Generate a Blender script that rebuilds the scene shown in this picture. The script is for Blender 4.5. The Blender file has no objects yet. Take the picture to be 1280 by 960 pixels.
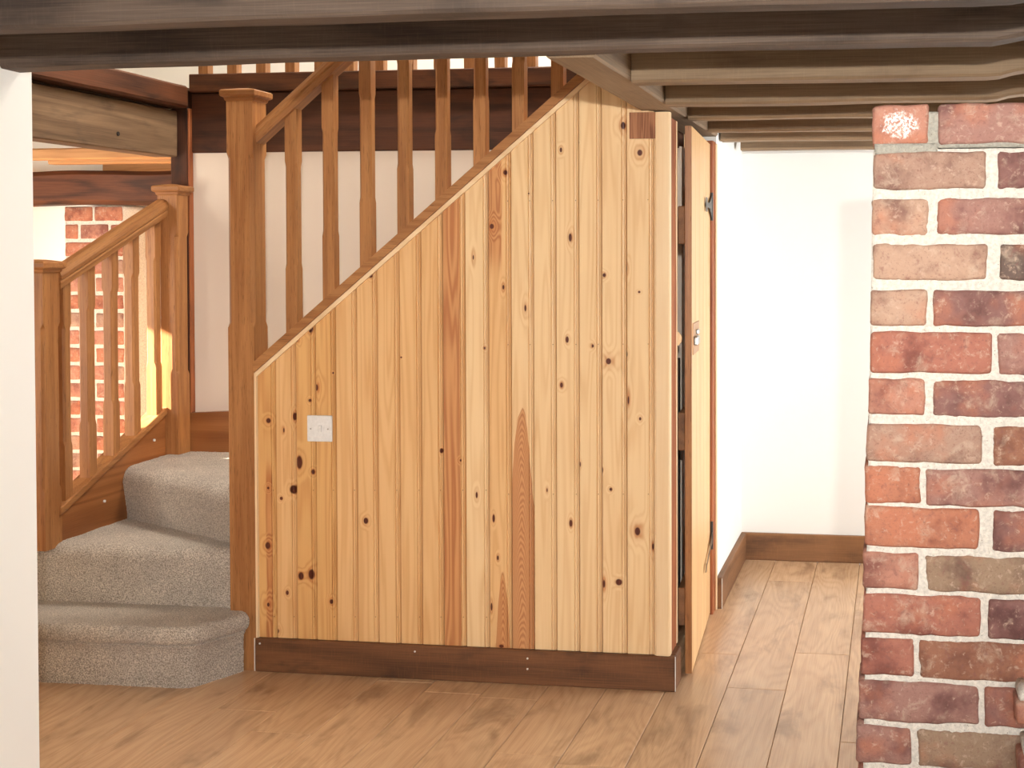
import bpy, bmesh, math, random
from mathutils import Vector, Matrix, noise as mnoise

# ------------------------------------------------------------------ camera, world, light, exposure
scene = bpy.context.scene
COL = scene.collection
F_PX, CX, CY = 1600.0, 890.0, 350.0
YAW, PITCH = math.atan(228 / 1600.0), 0.022
cam_d = bpy.data.cameras.new('camera')
cam_d.sensor_width = 36.0
cam_d.lens = F_PX / 1280.0 * 36.0
cam_d.shift_x = (640 - CX) / 1280.0
cam_d.shift_y = -(480 - CY) / 1280.0
cam_d.clip_start = 0.05
cam = bpy.data.objects.new('camera', cam_d)
COL.objects.link(cam)
cam.location = (0, 0, 1.4)
cam.rotation_euler = (math.pi / 2 - PITCH, 0, YAW)
scene.camera = cam

world = bpy.data.worlds.new('world')
scene.world = world
world.use_nodes = True
wb = world.node_tree.nodes['Background']
wb.inputs[0].default_value = (0.80, 0.90, 1.0, 1)
wb.inputs[1].default_value = 1.0

def lamp(name, kind, loc, energy, color=(1, 1, 1), target=None, direction=None, **kw):
    d = bpy.data.lights.new(name, kind)
    d.energy = energy
    d.color = color
    for k, v in kw.items():
        setattr(d, k, v)
    o = bpy.data.objects.new(name, d)
    COL.objects.link(o)
    o.location = loc
    if target is not None:
        direction = Vector(target) - Vector(loc)
    if direction is not None:
        o.rotation_euler = Vector(direction).to_track_quat('-Z', 'Y').to_euler()
    return o

# low warm sun through the window of the side room
lamp('sun', 'SUN', (-8, 0, 5), 62.0, (1.0, 0.90, 0.74), direction=(1.0, 0.30, -0.47), angle=0.012)
# daylight through the windows of the main room, behind the camera
lamp('main_window_light', 'AREA', (0.6, -2.05, 1.62), 70.0, (0.89, 0.95, 1.0), direction=(-0.15, 1, -0.18),
     shape='RECTANGLE', size=1.9, size_y=0.22)
# the photographer's lamp beside the camera, its head turned towards the staircase
lamp('camera_flash', 'SPOT', (0.12, -0.30, 1.70), 350.0, (1.0, 0.96, 0.89), target=(-0.95, 4.0, 1.5),
     spot_size=math.radians(66), spot_blend=1.0, shadow_soft_size=0.02)
# daylight through the window at the end of the hall
lamp('hall_window_light', 'AREA', (1.62, 4.75, 1.15), 62.0, (0.93, 0.97, 1.0), direction=(-1, 0.12, -0.12),
     shape='RECTANGLE', size=1.1, size_y=1.2)
# unseen lamp added upstairs to brighten the wall behind the landing
lamp('upper_fill_light', 'AREA', (-1.0, 4.9, 3.9), 150.0, (1.0, 0.93, 0.82), direction=(-0.7, 0.5, -1),
     shape='RECTANGLE', size=1.6, size_y=1.2)
# lamp added before the closed front wall to brighten the side room's back wall
lamp('side_fill_light', 'AREA', (-3.95, 2.63, 1.10), 20.0, (1.0, 0.90, 0.76), direction=(0.03, 1, -0.02),
     shape='RECTANGLE', size=0.9, size_y=1.1, spread=math.radians(76))

vs = scene.view_settings
vs.view_transform = 'Standard'
vs.look = 'None'
vs.gamma = 1.0
vs.use_curve_mapping = False
vs.exposure = 0.0

# ------------------------------------------------------------------ helpers: materials
def lin(c):
    out = []
    for v in c:
        v /= 255.0
        out.append(v / 12.92 if v <= 0.04045 else ((v + 0.055) / 1.055) ** 2.4)
    return (*out, 1.0)

class NT:
    def __init__(s, name):
        s.m = bpy.data.materials.new(name)
        s.m.use_nodes = True
        s.t = s.m.node_tree
        s.b = s.t.nodes['Principled BSDF']
    def n(s, typ, **kw):
        nd = s.t.nodes.new('ShaderNode' + typ)
        for k, v in kw.items():
            setattr(nd, k, v)
        return nd
    def put(s, sock, v):
        if isinstance(v, bpy.types.NodeSocket):
            s.t.links.new(v, sock)
        elif v is not None:
            sock.default_value = v
    def math(s, op, a, b=None, c=None, clamp=False):
        nd = s.n('Math', operation=op, use_clamp=clamp)
        for i, v in enumerate((a, b, c)):
            if v is not None:
                s.put(nd.inputs[i], v)
        return nd.outputs[0]
    def mix(s, fac, a, b, blend='MIX'):
        nd = s.n('Mix', data_type='RGBA', blend_type=blend)
        s.put(nd.inputs[0], fac)
        s.put(nd.inputs[6], a)
        s.put(nd.inputs[7], b)
        return nd.outputs[2]
    def noise(s, vec, scale, detail=2.0, rough=0.5, w=None, dist=0.0):
        nd = s.n('TexNoise', noise_dimensions='4D' if w is not None else '3D')
        s.put(nd.inputs['Vector'], vec)
        nd.inputs['Scale'].default_value = scale
        nd.inputs['Detail'].default_value = detail
        nd.inputs['Roughness'].default_value = rough
        nd.inputs['Distortion'].default_value = dist
        if w is not None:
            s.put(nd.inputs['W'], w)
        return nd.outputs[0]
    def ramp(s, fac, lo, hi, a=0.0, b=1.0):
        nd = s.n('MapRange', interpolation_type='SMOOTHSTEP')
        s.put(nd.inputs[0], fac)
        s.put(nd.inputs[1], lo)
        s.put(nd.inputs[2], hi)
        s.put(nd.inputs[3], a)
        s.put(nd.inputs[4], b)
        return nd.outputs[0]
    def obj_xyz(s):
        tc = s.n('TexCoord')
        sp = s.n('SeparateXYZ')
        s.t.links.new(tc.outputs['Object'], sp.inputs[0])
        return tc.outputs['Object'], sp.outputs[0], sp.outputs[1], sp.outputs[2]
    def xyz(s, x, y, z):
        c = s.n('CombineXYZ')
        s.put(c.inputs[0], x)
        s.put(c.inputs[1], y)
        s.put(c.inputs[2], z)
        return c.outputs[0]
    def rand(s):
        oi = s.n('ObjectInfo')
        return oi.outputs['Random'], oi.outputs['Color']
    def finish(s, color, rough, bump=None, bs=0.2, dist=0.002):
        s.put(s.b.inputs['Base Color'], color)
        s.put(s.b.inputs['Roughness'], rough)
        if bump is not None:
            bn = s.n('Bump')
            bn.inputs['Strength'].default_value = bs
            bn.inputs['Distance'].default_value = dist
            s.put(bn.inputs['Height'], bump)
            s.t.links.new(bn.outputs[0], s.b.inputs['Normal'])
        return s.m

_cache = {}
def wood(name, light, dark, axis, ring_scale=9.0, ring_freq=26.0, ring=0.5, fibre=0.35, rough=0.5, bump=0.15,
         stain=None, stain_amt=0.0, var=0.16, stretch=0.07, pores=0.0, saw=0.0):
    """grain along local axis; contour lines of a stretched noise give the flame figure"""
    key = name + '_' + axis
    if key in _cache:
        return _cache[key]
    s = NT(key)
    v, x, y, z = s.obj_xyz()
    r, _ = s.rand()
    w = s.math('MULTIPLY', r, 41.0)
    cs = {'X': (x, y, z), 'Y': (y, x, z), 'Z': (z, x, y)}[axis]
    al = s.math('MULTIPLY', cs[0], stretch)
    vec = s.xyz(cs[1], cs[2], al)
    n1 = s.noise(vec, ring_scale, 2.0, 0.45, w, 0.15)
    ph = s.math('MULTIPLY', n1, ring_freq * 2 * math.pi)
    rg = s.math('MULTIPLY_ADD', s.math('SINE', ph), 0.5, 0.5)
    rg = s.math('POWER', rg, 1.6)
    vec2 = s.xyz(cs[1], cs[2], s.math('MULTIPLY', cs[0], 0.018))
    fb = s.noise(vec2, 320.0, 3.0, 0.6, w)
    bl = s.noise(s.xyz(cs[1], cs[2], s.math('MULTIPLY', cs[0], 0.3)), 7.0, 2.0, 0.5, w)
    f = s.math('MULTIPLY_ADD', rg, ring, 0.5 - ring / 2)
    f = s.math('MULTIPLY_ADD', s.math('SUBTRACT', fb, 0.5), fibre * 2.2, f)
    f = s.math('MULTIPLY_ADD', s.math('SUBTRACT', bl, 0.5), 0.9, f, clamp=True)
    c = s.mix(f, lin(light), lin(dark))
    if stain:
        st = s.noise(s.xyz(cs[1], cs[2], s.math('MULTIPLY', cs[0], 0.35)), 9.0, 4.0, 0.6, w, 0.4)
        c = s.mix(s.ramp(st, 0.5, 0.72, 0.0, stain_amt), c, lin(stain))
    if pores > 0:
        pn = s.noise(s.xyz(cs[1], cs[2], s.math('MULTIPLY', cs[0], 0.05)), 520.0, 1.0, 0.5, w)
        c = s.mix(s.ramp(pn, 0.60, 0.72, 0.0, pores), c, lin([d * 0.45 for d in dark]))
    if saw > 0:
        sw = s.noise(s.xyz(s.math('MULTIPLY', cs[1], 0.1), s.math('MULTIPLY', cs[2], 0.1), cs[0]), 240.0, 2.0, 0.5, w)
        c = s.mix(s.ramp(sw, 0.5, 0.75, 0.0, saw), c, lin([min(255, d * 1.25) for d in light]))
    hv = s.n('HueSaturation')
    s.put(hv.inputs['Color'], c)
    s.put(hv.inputs['Value'], s.math('MULTIPLY_ADD', r, 2 * var, 1.0 - var))
    m = s.finish(hv.outputs[0], rough, f, bump, 0.0015)
    s.b.inputs['Specular IOR Level'].default_value = 0.5 if name == 'oak_laminate' else 0.35
    _cache[key] = m
    return m

def oak(a):       return wood('oak', (184, 130, 80), (140, 88, 48), a, ring_scale=10, ring_freq=9, ring=0.35, fibre=0.55, rough=0.42, pores=0.5, stretch=0.05, var=0.08)
def oak_end(a):   return wood('oak_end_grain', (178, 122, 86), (118, 72, 48), a, ring_scale=22, ring_freq=20, ring=0.6, fibre=0.7, rough=0.7, var=0.05)
def string_oak(a): return wood('string_wood', (168, 110, 64), (120, 70, 36), a, ring_scale=6, ring_freq=10, ring=0.45, fibre=0.35, rough=0.36, var=0.06)
def old_beam(a):  return wood('old_joist', (116, 99, 86), (56, 42, 34), a, ring_scale=7, ring_freq=6, ring=0.25, fibre=0.6, rough=0.75, bump=0.35, stain=(52, 44, 40), stain_amt=0.65, var=0.10, saw=0.08)
def clean_joist(a): return wood('sawn_joist', (158, 134, 106), (108, 86, 64), a, ring_scale=7, ring_freq=6, ring=0.3, fibre=0.5, rough=0.7, bump=0.25, stain=(98, 74, 56), stain_amt=0.5, var=0.06, saw=0.06)
def grey_beam(a): return wood('grey_beam', (140, 112, 84), (88, 66, 47), a, ring_scale=7, ring_freq=9, ring=0.4, fibre=0.5, rough=0.75, bump=0.3, stain=(66, 52, 42), stain_amt=0.8, var=0.04)
def dark_beam(a): return wood('dark_beam', (94, 54, 34), (50, 28, 18), a, ring_scale=6, ring_freq=8, ring=0.35, fibre=0.5, rough=0.65, bump=0.3, stain=(34, 22, 17), stain_amt=0.8, var=0.05)
def red_beam(a):  return wood('red_beam', (112, 66, 40), (56, 31, 18), a, ring_scale=6, ring_freq=9, ring=0.5, fibre=0.5, rough=0.6, bump=0.4, stain=(34, 20, 15), stain_amt=0.85, var=0.05)
def red_jamb(a):  return wood('red_jamb', (178, 106, 62), (120, 60, 32), a, ring_scale=8, ring_freq=9, ring=0.4, fibre=0.55, rough=0.6, bump=0.3, stain=(90, 48, 30), stain_amt=0.5, var=0.05)
def skirt(a):     return wood('old_skirting', (128, 84, 52), (74, 46, 28), a, ring_scale=7, ring_freq=6, ring=0.35, fibre=0.55, rough=0.6, bump=0.3, stain=(42, 30, 24), stain_amt=0.75, var=0.05, saw=0.12)
def hall_skirt(a): return wood('hall_skirting', (146, 102, 66), (100, 66, 42), a, ring_scale=7, ring_freq=6, ring=0.35, fibre=0.55, rough=0.6, bump=0.3, stain=(66, 46, 34), stain_amt=0.6, var=0.05, saw=0.12)
def fair_joist(a): return wood('fair_joist', (214, 164, 112), (176, 124, 80), a, ring=0.3, rough=0.6, var=0.18)
def pine_plain(a): return wood('pine_plain', (244, 216, 176), (226, 186, 138), a, ring_scale=7, ring_freq=8, ring=0.4, fibre=0.3, rough=0.42, var=0.03, stretch=0.05)
def laminate(a):
    return wood('oak_laminate', (222, 184, 144), (176, 136, 102), a, ring_scale=5.0, ring_freq=24, ring=0.20, fibre=0.45, rough=0.27,
                bump=0.06, stain=(128, 96, 72), stain_amt=0.6, var=0.07, stretch=0.16)

def plaster(name, col, rough=0.9):
    s = NT(name)
    v, x, y, z = s.obj_xyz()
    n1 = s.noise(v, 3.0, 3.0)
    n2 = s.noise(v, 160.0, 3.0)
    c = s.mix(n1, lin(col), lin([max(0, q - 5) for q in col]))
    return s.finish(c, rough, n2, 0.06, 0.001)

M_WHITE = plaster('white_paint', (240, 238, 232))
M_CREAM = plaster('cream_paint', (240, 230, 212))
M_STAIRW = plaster('warm_white_paint', (230, 216, 202))
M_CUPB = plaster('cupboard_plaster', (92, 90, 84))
M_CEIL = wood('ceiling_boards', (110, 84, 62), (76, 56, 40), 'Y', rough=0.8)

def plain(name, col, rough=0.4, metal=0.0):
    s = NT(name)
    v, x, y, z = s.obj_xyz()
    n = s.noise(v, 90.0, 2.0)
    c = s.mix(n, lin(col), lin([q * 0.88 for q in col]))
    s.b.inputs['Metallic'].default_value = metal
    return s.finish(c, rough, n, 0.03, 0.0005)

M_PLASTIC = plain('white_plastic', (244, 242, 240), 0.25)
M_IRON = plain('black_iron', (84, 82, 80), 0.4, 0.6)
M_STEEL = plain('bright_steel', (190, 186, 180), 0.3, 1.0)
M_BRASS = plain('bronzed_plate', (196, 150, 108), 0.45, 0.25)
M_CAULK = plain('white_caulk', (236, 232, 224), 0.6)

def carpet_mat():
    s = NT('carpet_pile')
    v, x, y, z = s.obj_xyz()
    n1 = s.noise(v, 260.0, 3.0, 0.7)
    n2 = s.noise(v, 620.0, 2.0, 0.6)
    n3 = s.noise(v, 6.0, 2.0)
    c = s.mix(s.ramp(n1, 0.38, 0.62), lin((146, 134, 121)), lin((232, 220, 205)))
    c = s.mix(s.ramp(n2, 0.60, 0.70, 0, 0.75), c, lin((90, 78, 68)))
    c = s.mix(s.ramp(n3, 0.35, 0.65, 0, 0.22), c, lin((122, 112, 104)))
    h = s.math('ADD', n1, s.math('MULTIPLY', n2, 0.6))
    s.b.inputs['Sheen Weight'].default_value = 0.25
    return s.finish(c, 0.95, h, 0.9, 0.004)
M_CARPET = carpet_mat()

def brick_mat(name, spot=False, wash=0.45):
    s = NT(name)
    v, x, y, z = s.obj_xyz()
    r, oc = s.rand()
    w = s.math('MULTIPLY', r, 37.0)
    n1 = s.noise(v, 14.0, 4.0, 0.6, w)
    n2 = s.noise(v, 26.0, 5.0, 0.65, w, 0.6)
    n3 = s.noise(v, 9.0, 3.0, 0.6, s.math('ADD', w, 9.0))
    n4 = s.noise(v, 240.0, 3.0, 0.65, w)
    c = s.mix(s.ramp(n1, 0.45, 0.70, 0, 0.75), oc, s.mix(1.0, oc, lin((150, 118, 128)), 'MULTIPLY'))
    c = s.mix(s.ramp(n3, 0.50, 0.68, 0, 0.6), c, lin((180, 112, 84)))
    c = s.mix(s.ramp(n2, 0.52, 0.70, 0, wash), c, lin((196, 174, 152)))
    c = s.mix(s.ramp(n4, 0.54, 0.72, 0, 0.5), c, lin((104, 72, 64)))
    n5 = s.noise(v, 70.0, 4.0, 0.7, w, 0.5)
    c = s.mix(s.ramp(n5, 0.54, 0.70, 0, 0.6), c, lin((196, 168, 148)))
    c = s.mix(s.ramp(n5, 0.47, 0.30, 0, 0.6), c, lin((128, 84, 76)))
    if spot:
        d = s.n('VectorMath', operation='LENGTH')
        s.put(d.inputs[0], s.xyz(s.math('MULTIPLY', x, 0.75), 0.0, z))
        dd = s.math('MULTIPLY_ADD', s.math('SUBTRACT', s.noise(v, 60.0, 4.0, 0.7), 0.5), 0.05, d.outputs['Value'])
        c = s.mix(s.math('MULTIPLY', s.ramp(dd, 0.017, 0.027, 0.95, 0.0), s.ramp(s.noise(v, 170.0, 3.0, 0.7), 0.42, 0.56)), c, lin((240, 232, 226)))
    h = s.math('MULTIPLY_ADD', n4, 0.35, s.math('ADD', n2, n1))
    return s.finish(c, 0.85, h, 0.5, 0.005)
M_BRICK = brick_mat('red_brick')
M_BRICK_SPOT = brick_mat('red_brick_with_white_spot', True, 0.2)

def mortar_mat(name, col, grey=False):
    s = NT(name)
    v, x, y, z = s.obj_xyz()
    n1 = s.noise(v, 120.0, 4.0, 0.65)
    n2 = s.noise(v, 300.0, 2.0, 0.6)
    c = s.mix(s.ramp(n1, 0.3, 0.7), lin([q * 0.88 for q in col]), lin(col))
    c = s.mix(s.ramp(n2, 0.66, 0.72, 0, 0.8), c, lin((112, 92, 76)))
    return s.finish(c, 0.95, n1, 0.9, 0.006)
M_MORTAR = mortar_mat('lime_mortar', (228, 220, 208))
M_MORTAR_GREY = mortar_mat('grey_mortar', (172, 168, 156))

# ------------------------------------------------------------------ helpers: objects
WL = {}
def put(o, parent, wloc):
    """link o under parent with its origin at the world point wloc (parents are not rotated)"""
    COL.objects.link(o)
    wloc = Vector(wloc)
    if parent is not None:
        o.parent = parent
        o.location = wloc - WL[parent.name]
    else:
        o.location = wloc
    WL[o.name] = wloc
    return o

def thing(name, label, cat, loc, group=None):
    o = bpy.data.objects.new(name, None)
    o.empty_display_size = 0.1
    put(o, None, loc)
    return tag(o, label, cat, group)

def tag(o, label, cat, group=None):
    o['label'] = label
    o['category'] = cat
    o['kind'] = 'thing'
    if group:
        o['group'] = group
    return o

def struct(o, label=None):
    o['kind'] = 'structure'
    if label:
        o['label'] = label
    return o

def mesh(name, verts, faces, mat, parent=None, loc=(0, 0, 0), smooth=False):
    """verts in world space; origin at loc"""
    me = bpy.data.meshes.new(name)
    L = Vector(loc)
    me.from_pydata([tuple(Vector(v) - L) for v in verts], [], faces)
    me.update()
    if smooth:
        me.polygons.foreach_set('use_smooth', [True] * len(me.polygons))
    me.materials.append(mat)
    return put(bpy.data.objects.new(name, me), parent, loc)

def from_bm(name, bm, mat, parent=None, loc=(0, 0, 0), rot=None, smooth=False):
    """bm in local space"""
    bmesh.ops.recalc_face_normals(bm, faces=bm.faces)
    me = bpy.data.meshes.new(name)
    bm.to_mesh(me)
    bm.free()
    if smooth:
        me.polygons.foreach_set('use_smooth', [True] * len(me.polygons))
    me.materials.append(mat)
    o = put(bpy.data.objects.new(name, me), parent, loc)
    if rot:
        o.rotation_euler = rot
    return o

def box_bm(sx, sy, sz, bev=0.0, seg=1):
    bm = bmesh.new()
    bmesh.ops.create_cube(bm, size=1.0)
    for v in bm.verts:
        v.co.x *= sx
        v.co.y *= sy
        v.co.z *= sz
    if bev > 0:
        bmesh.ops.bevel(bm, geom=bm.edges[:], offset=bev, segments=seg, affect='EDGES', profile=0.5)
    return bm

def box(name, lo, hi, mat, parent=None, bev=0.0, seg=1):
    lo, hi = Vector(lo), Vector(hi)
    c, d = (lo + hi) / 2, hi - lo
    return from_bm(name, box_bm(d.x, d.y, d.z, bev, seg), mat, parent, c)

def rough_beam(name, lo, hi, mat, axis, parent=None, amp=0.004, seed=0, n=24, bev=0.008, endcut=None):
    """a hand-cut timber: box with rounded arrises and uneven faces; endcut(t) lifts the underside"""
    lo, hi = Vector(lo), Vector(hi)
    c, d = (lo + hi) / 2, hi - lo
    ai = 'XYZ'.index(axis)
    oth = [i for i in range(3) if i != ai]
    a, b = d[oth[0]] / 2, d[oth[1]] / 2
    ring = [(-a + bev, -b), (0, -b), (a - bev, -b), (a, -b + bev), (a, 0), (a, b - bev), (a - bev, b), (0, b), (-a + bev, b), (-a, b - bev), (-a, 0), (-a, -b + bev)]
    vs_, fs = [], []
    k = len(ring)
    for i in range(n + 1):
        t = i / n
        p = (t - 0.5) * d[ai]
        for (u, w_) in ring:
            q = [0, 0, 0]
            q[ai] = p
            nv = mnoise.noise_vector(Vector((p * 3.1 + seed * 7.3, u * 6, w_ * 6 + seed)))
            q[oth[0]] = u + nv.x * amp
            q[oth[1]] = w_ + nv.y * amp
            if endcut and axis != 'Z' and w_ < 0:
                q[2] += endcut(t)
            vs_.append(q)
    for i in range(n):
        for j in range(k):
            fs.append((i * k + j, i * k + (j + 1) % k, (i + 1) * k + (j + 1) % k, (i + 1) * k + j))
    fs.append(tuple(range(k)))
    fs.append(tuple(reversed(range(n * k, n * k + k))))
    bm = bmesh.new()
    bv = [bm.verts.new(v) for v in vs_]
    for f in fs:
        bm.faces.new([bv[i] for i in f])
    return from_bm(name, bm, mat, parent, c)

def stop_chamfer(name, cx, cy, wx, wy, rings, mat, parent, shear=(0, 0, 0, 0)):
    """square post with stopped chamfers. rings: (z, chamfer); shear = dz/dx, dz/dy at the foot and at the head"""
    vs_, fs = [], []
    z0 = rings[0][0]
    for i, (z, c) in enumerate(rings):
        c = max(c, 0.0006)
        a, b = wx / 2, wy / 2
        for (u, v) in [(-a + c, -b), (a - c, -b), (a, -b + c), (a, b - c), (a - c, b), (-a + c, b), (-a, b - c), (-a, -b + c)]:
            zz = z
            if i == 0:
                zz += u * shear[0] + v * shear[1]
            if i == len(rings) - 1:
                zz += u * shear[2] + v * shear[3]
            vs_.append((cx + u, cy + v, zz))
    for i in range(len(rings) - 1):
        for j in range(8):
            fs.append((i * 8 + j, i * 8 + (j + 1) % 8, (i + 1) * 8 + (j + 1) % 8, (i + 1) * 8 + j))
    fs.append(tuple(reversed(range(8))))
    n = len(rings) - 1
    fs.append(tuple(range(n * 8, n * 8 + 8)))
    return mesh(name, vs_, fs, mat, parent, (cx, cy, z0))

def newel_cap(cx, cy, z0, w, d, mat, parent, h=0.042):
    """moulded cap: cove, flat band, low pyramid"""
    prof = [(0.0, 0.000), (0.004, 0.004), (0.006, 0.012), (0.014, 0.016), (0.016, 0.020), (0.016, 0.034), (0.012, 0.038), (-0.03, h + 0.004)]
    vs_, fs = [], []
    for (o, z) in prof:
        a, b = w / 2 + o, d / 2 + o
        vs_ += [(cx - a, cy - b, z0 + z), (cx + a, cy - b, z0 + z), (cx + a, cy + b, z0 + z), (cx - a, cy + b, z0 + z)]
    for i in range(len(prof) - 1):
        for j in range(4):
            fs.append((i * 4 + j, i * 4 + (j + 1) % 4, (i + 1) * 4 + (j + 1) % 4, (i + 1) * 4 + j))
    fs.append((3, 2, 1, 0))
    n = (len(prof) - 1) * 4
    fs.append((n, n + 1, n + 2, n + 3))
    return mesh('newel_cap', vs_, fs, mat, parent, (cx, cy, z0))

def rail(name, p0, p1, prof, mat, parent, plumb=True):
    """profile (side, up) swept from p0 to p1 with plumb-cut ends; origin at the middle, grain along local X"""
    p0, p1 = Vector(p0), Vector(p1)
    d = p1 - p0
    h = Vector((d.x, d.y, 0))
    hl = h.length
    hx = h / hl
    side = Vector((hx.y, -hx.x, 0))           # to the right of travel
    ang = math.atan2(d.z, hl)
    R = Matrix((hx * math.cos(ang) + Vector((0, 0, math.sin(ang))), side * -1, Vector((0, 0, 1)) * math.cos(ang) - hx * math.sin(ang))).transposed()
    Ri = R.inverted()
    c = (p0 + p1) / 2
    vs_ = []
    for p in (p0, p1):
        for (s_, u) in prof:
            vs_.append(Ri @ (p + side * s_ + Vector((0, 0, u)) - c))
    k = len(prof)
    fs = [(j, (j + 1) % k, k + (j + 1) % k, k + j) for j in range(k)] + [tuple(reversed(range(k))), tuple(range(k, 2 * k))]
    bm = bmesh.new()
    bv = [bm.verts.new(v) for v in vs_]
    for f in fs:
        bm.faces.new([bv[i] for i in f])
    o = from_bm(name, bm, mat, parent, c)
    o.rotation_euler = R.to_euler()
    return o

def cyl(name, p, r, h, mat, parent, axis='Z', seg=16, bev=0.0):
    bm = bmesh.new()
    bmesh.ops.create_cone(bm, cap_ends=True, segments=seg, radius1=r, radius2=r, depth=h)
    if bev:
        bmesh.ops.bevel(bm, geom=[e for e in bm.edges if abs(e.verts[0].co.z - e.verts[1].co.z) < 1e-6], offset=bev, segments=2, affect='EDGES', profile=0.5)
    if axis == 'Y':
        bmesh.ops.rotate(bm, verts=bm.verts, matrix=Matrix.Rotation(math.pi / 2, 3, 'X'))
    if axis == 'X':
        bmesh.ops.rotate(bm, verts=bm.verts, matrix=Matrix.Rotation(math.pi / 2, 3, 'Y'))
    return from_bm(name, bm, mat, parent, p)

def prism(name, poly, lo, hi, axis, mat, parent=None, origin=None, bev=0.0):
    """poly of 2-D points extruded along axis. axis 'Y': poly=(x,z); 'X': poly=(y,z); 'Z': poly=(x,y)"""
    def pt(p, t):
        return {'Y': (p[0], t, p[1]), 'X': (t, p[0], p[1]), 'Z': (p[0], p[1], t)}[axis]
    k = len(poly)
    vs_ = [pt(p, lo) for p in poly] + [pt(p, hi) for p in poly]
    if origin is None:
        origin = [sum(v[i] for v in vs_) / (2 * k) for i in range(3)]
    bm = bmesh.new()
    bv = [bm.verts.new(Vector(v) - Vector(origin)) for v in vs_]
    for j in range(k):
        bm.faces.new((bv[j], bv[(j + 1) % k], bv[k + (j + 1) % k], bv[k + j]))
    bm.faces.new(bv[:k])
    bm.faces.new(bv[k:])
    bmesh.ops.recalc_face_normals(bm, faces=bm.faces)
    if bev:
        bmesh.ops.bevel(bm, geom=bm.edges[:], offset=bev, segments=2, affect='EDGES', profile=0.5)
    return from_bm(name, bm, mat, parent, origin)

# ------------------------------------------------------------------ the setting: floor and walls
rnd = random.Random(11)
FX0, FX1, FY0, FY1 = -4.5, 1.75, -2.2, 5.78
fl = struct(box('floor', (FX0, FY0, -0.12), (FX1, FY1, -0.014), M_CEIL))
MLAM = laminate('Y')
known = {0: 4.438, -1: 4.05, 1: 3.642, -2: 4.389}       # strip -> where one end joint lies
shared = {}
kx = -22
planks = []
for k in range(-22, 11):
    x0 = -0.34 + 0.19 * k
    x1 = x0 + 0.19
    if x1 < FX0 or x0 > FX1:
        continue
    x0c, x1c = max(x0, FX0), min(x1, FX1)
    off = known.get(k, 3.9 + rnd.random() * 1.36)
    y = off - 1.36 * math.ceil((off - FY0) / 1.36)
    if k < -11:
        y0s = 2.6
    else:
        y0s = FY0
    while y < FY1:
        a, b = max(y, y0s), min(y + 1.36, FY1)
        y += 1.36
        if b - a < 0.02:
            continue
        w_, l_ = x1c - x0c - 0.0016, b - a - 0.0016
        key = (round(w_, 4), round(l_, 4))
        c = Vector(((x0c + x1c) / 2, (a + b) / 2, -0.007))
        if key in shared:
            o = bpy.data.objects.new('plank', shared[key])
            put(o, fl, c)
        else:
            bm = bmesh.new()
            hx, hy, e = w_ / 2, l_ / 2, 0.0016
            top = [bm.verts.new(p) for p in ((-hx + e, -hy + e, .007), (hx - e, -hy + e, .007), (hx - e, hy - e, .007), (-hx + e, hy - e, .007))]
            mid = [bm.verts.new(p) for p in ((-hx, -hy, .0052), (hx, -hy, .0052), (hx, hy, .0052), (-hx, hy, .0052))]
            bot = [bm.verts.new(p) for p in ((-hx, -hy, -.007), (hx, -hy, -.007), (hx, hy, -.007), (-hx, hy, -.007))]
            bm.faces.new(top)
            for j in range(4):
                bm.faces.new((mid[j], mid[(j + 1) % 4], top[(j + 1) % 4], top[j]))
                bm.faces.new((bot[j], bot[(j + 1) % 4], mid[(j + 1) % 4], mid[j]))
            bm.faces.new(bot)
            o = from_bm('plank', bm, MLAM, fl, c)
            shared[key] = o.data

Z1 = 1.995      # underside of the floor boards above
struct(box('wall_left', (-2.26, FY0, 0), (-2.12, 2.915, 4.4), M_WHITE))
struct(box('wall_hall', (-0.80, 4.945, 0), (-0.688, 5.78, Z1), M_WHITE))
struct(box('wall_end', (FX0, 5.78, 0), (FX1, 5.92, 4.4), M_WHITE))
struct(box('wall_stair', (-2.787, 4.80, 0), (-0.80, 4.90, 1.80), M_STAIRW))
# right wall with the hall window opening
wr = struct(box('wall_right', (1.75, FY0, 0), (1.9, 4.15, 4.4), M_WHITE))
box('panel', (1.75, 5.35, 0), (1.9, 5.92, 4.4), M_WHITE, wr)
box('panel', (1.75, 4.15, 0), (1.9, 5.35, 0.5), M_WHITE, wr)
box('panel', (1.75, 4.15, 1.8), (1.9, 5.35, 4.4), M_WHITE, wr)
# wall behind the camera with its window opening
wk = struct(box('wall_back', (-2.26, FY0 - 0.15, 0), (-1.2, FY0, 4.4), M_WHITE))
box('panel', (1.6, FY0 - 0.15, 0), (FX1 + 0.15, FY0, 4.4), M_WHITE, wk)
box('panel', (-1.2, FY0 - 0.15, 0), (1.6, FY0, 0.7), M_WHITE, wk)
box('panel', (-1.2, FY0 - 0.15, 2.0), (1.6, FY0, 4.4), M_WHITE, wk)
# side room: outer wall with the sunny window, and the wall towards the camera
ws = struct(box('wall_side', (FX0 - 0.15, 2.45, 0), (FX0, 4.0, 4.4), M_CREAM))
box('panel', (FX0 - 0.15, 5.2, 0), (FX0, 5.92, 4.4), M_CREAM, ws)
box('panel', (FX0 - 0.15, 4.0, 0), (FX0, 5.2, 0.25), M_CREAM, ws)
box('panel', (FX0 - 0.15, 4.0, 1.93), (FX0, 5.2, 4.4), M_CREAM, ws)
struct(box('wall_front', (FX0, 2.45, 0), (-2.26, 2.6, 4.4), M_CREAM))
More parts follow.
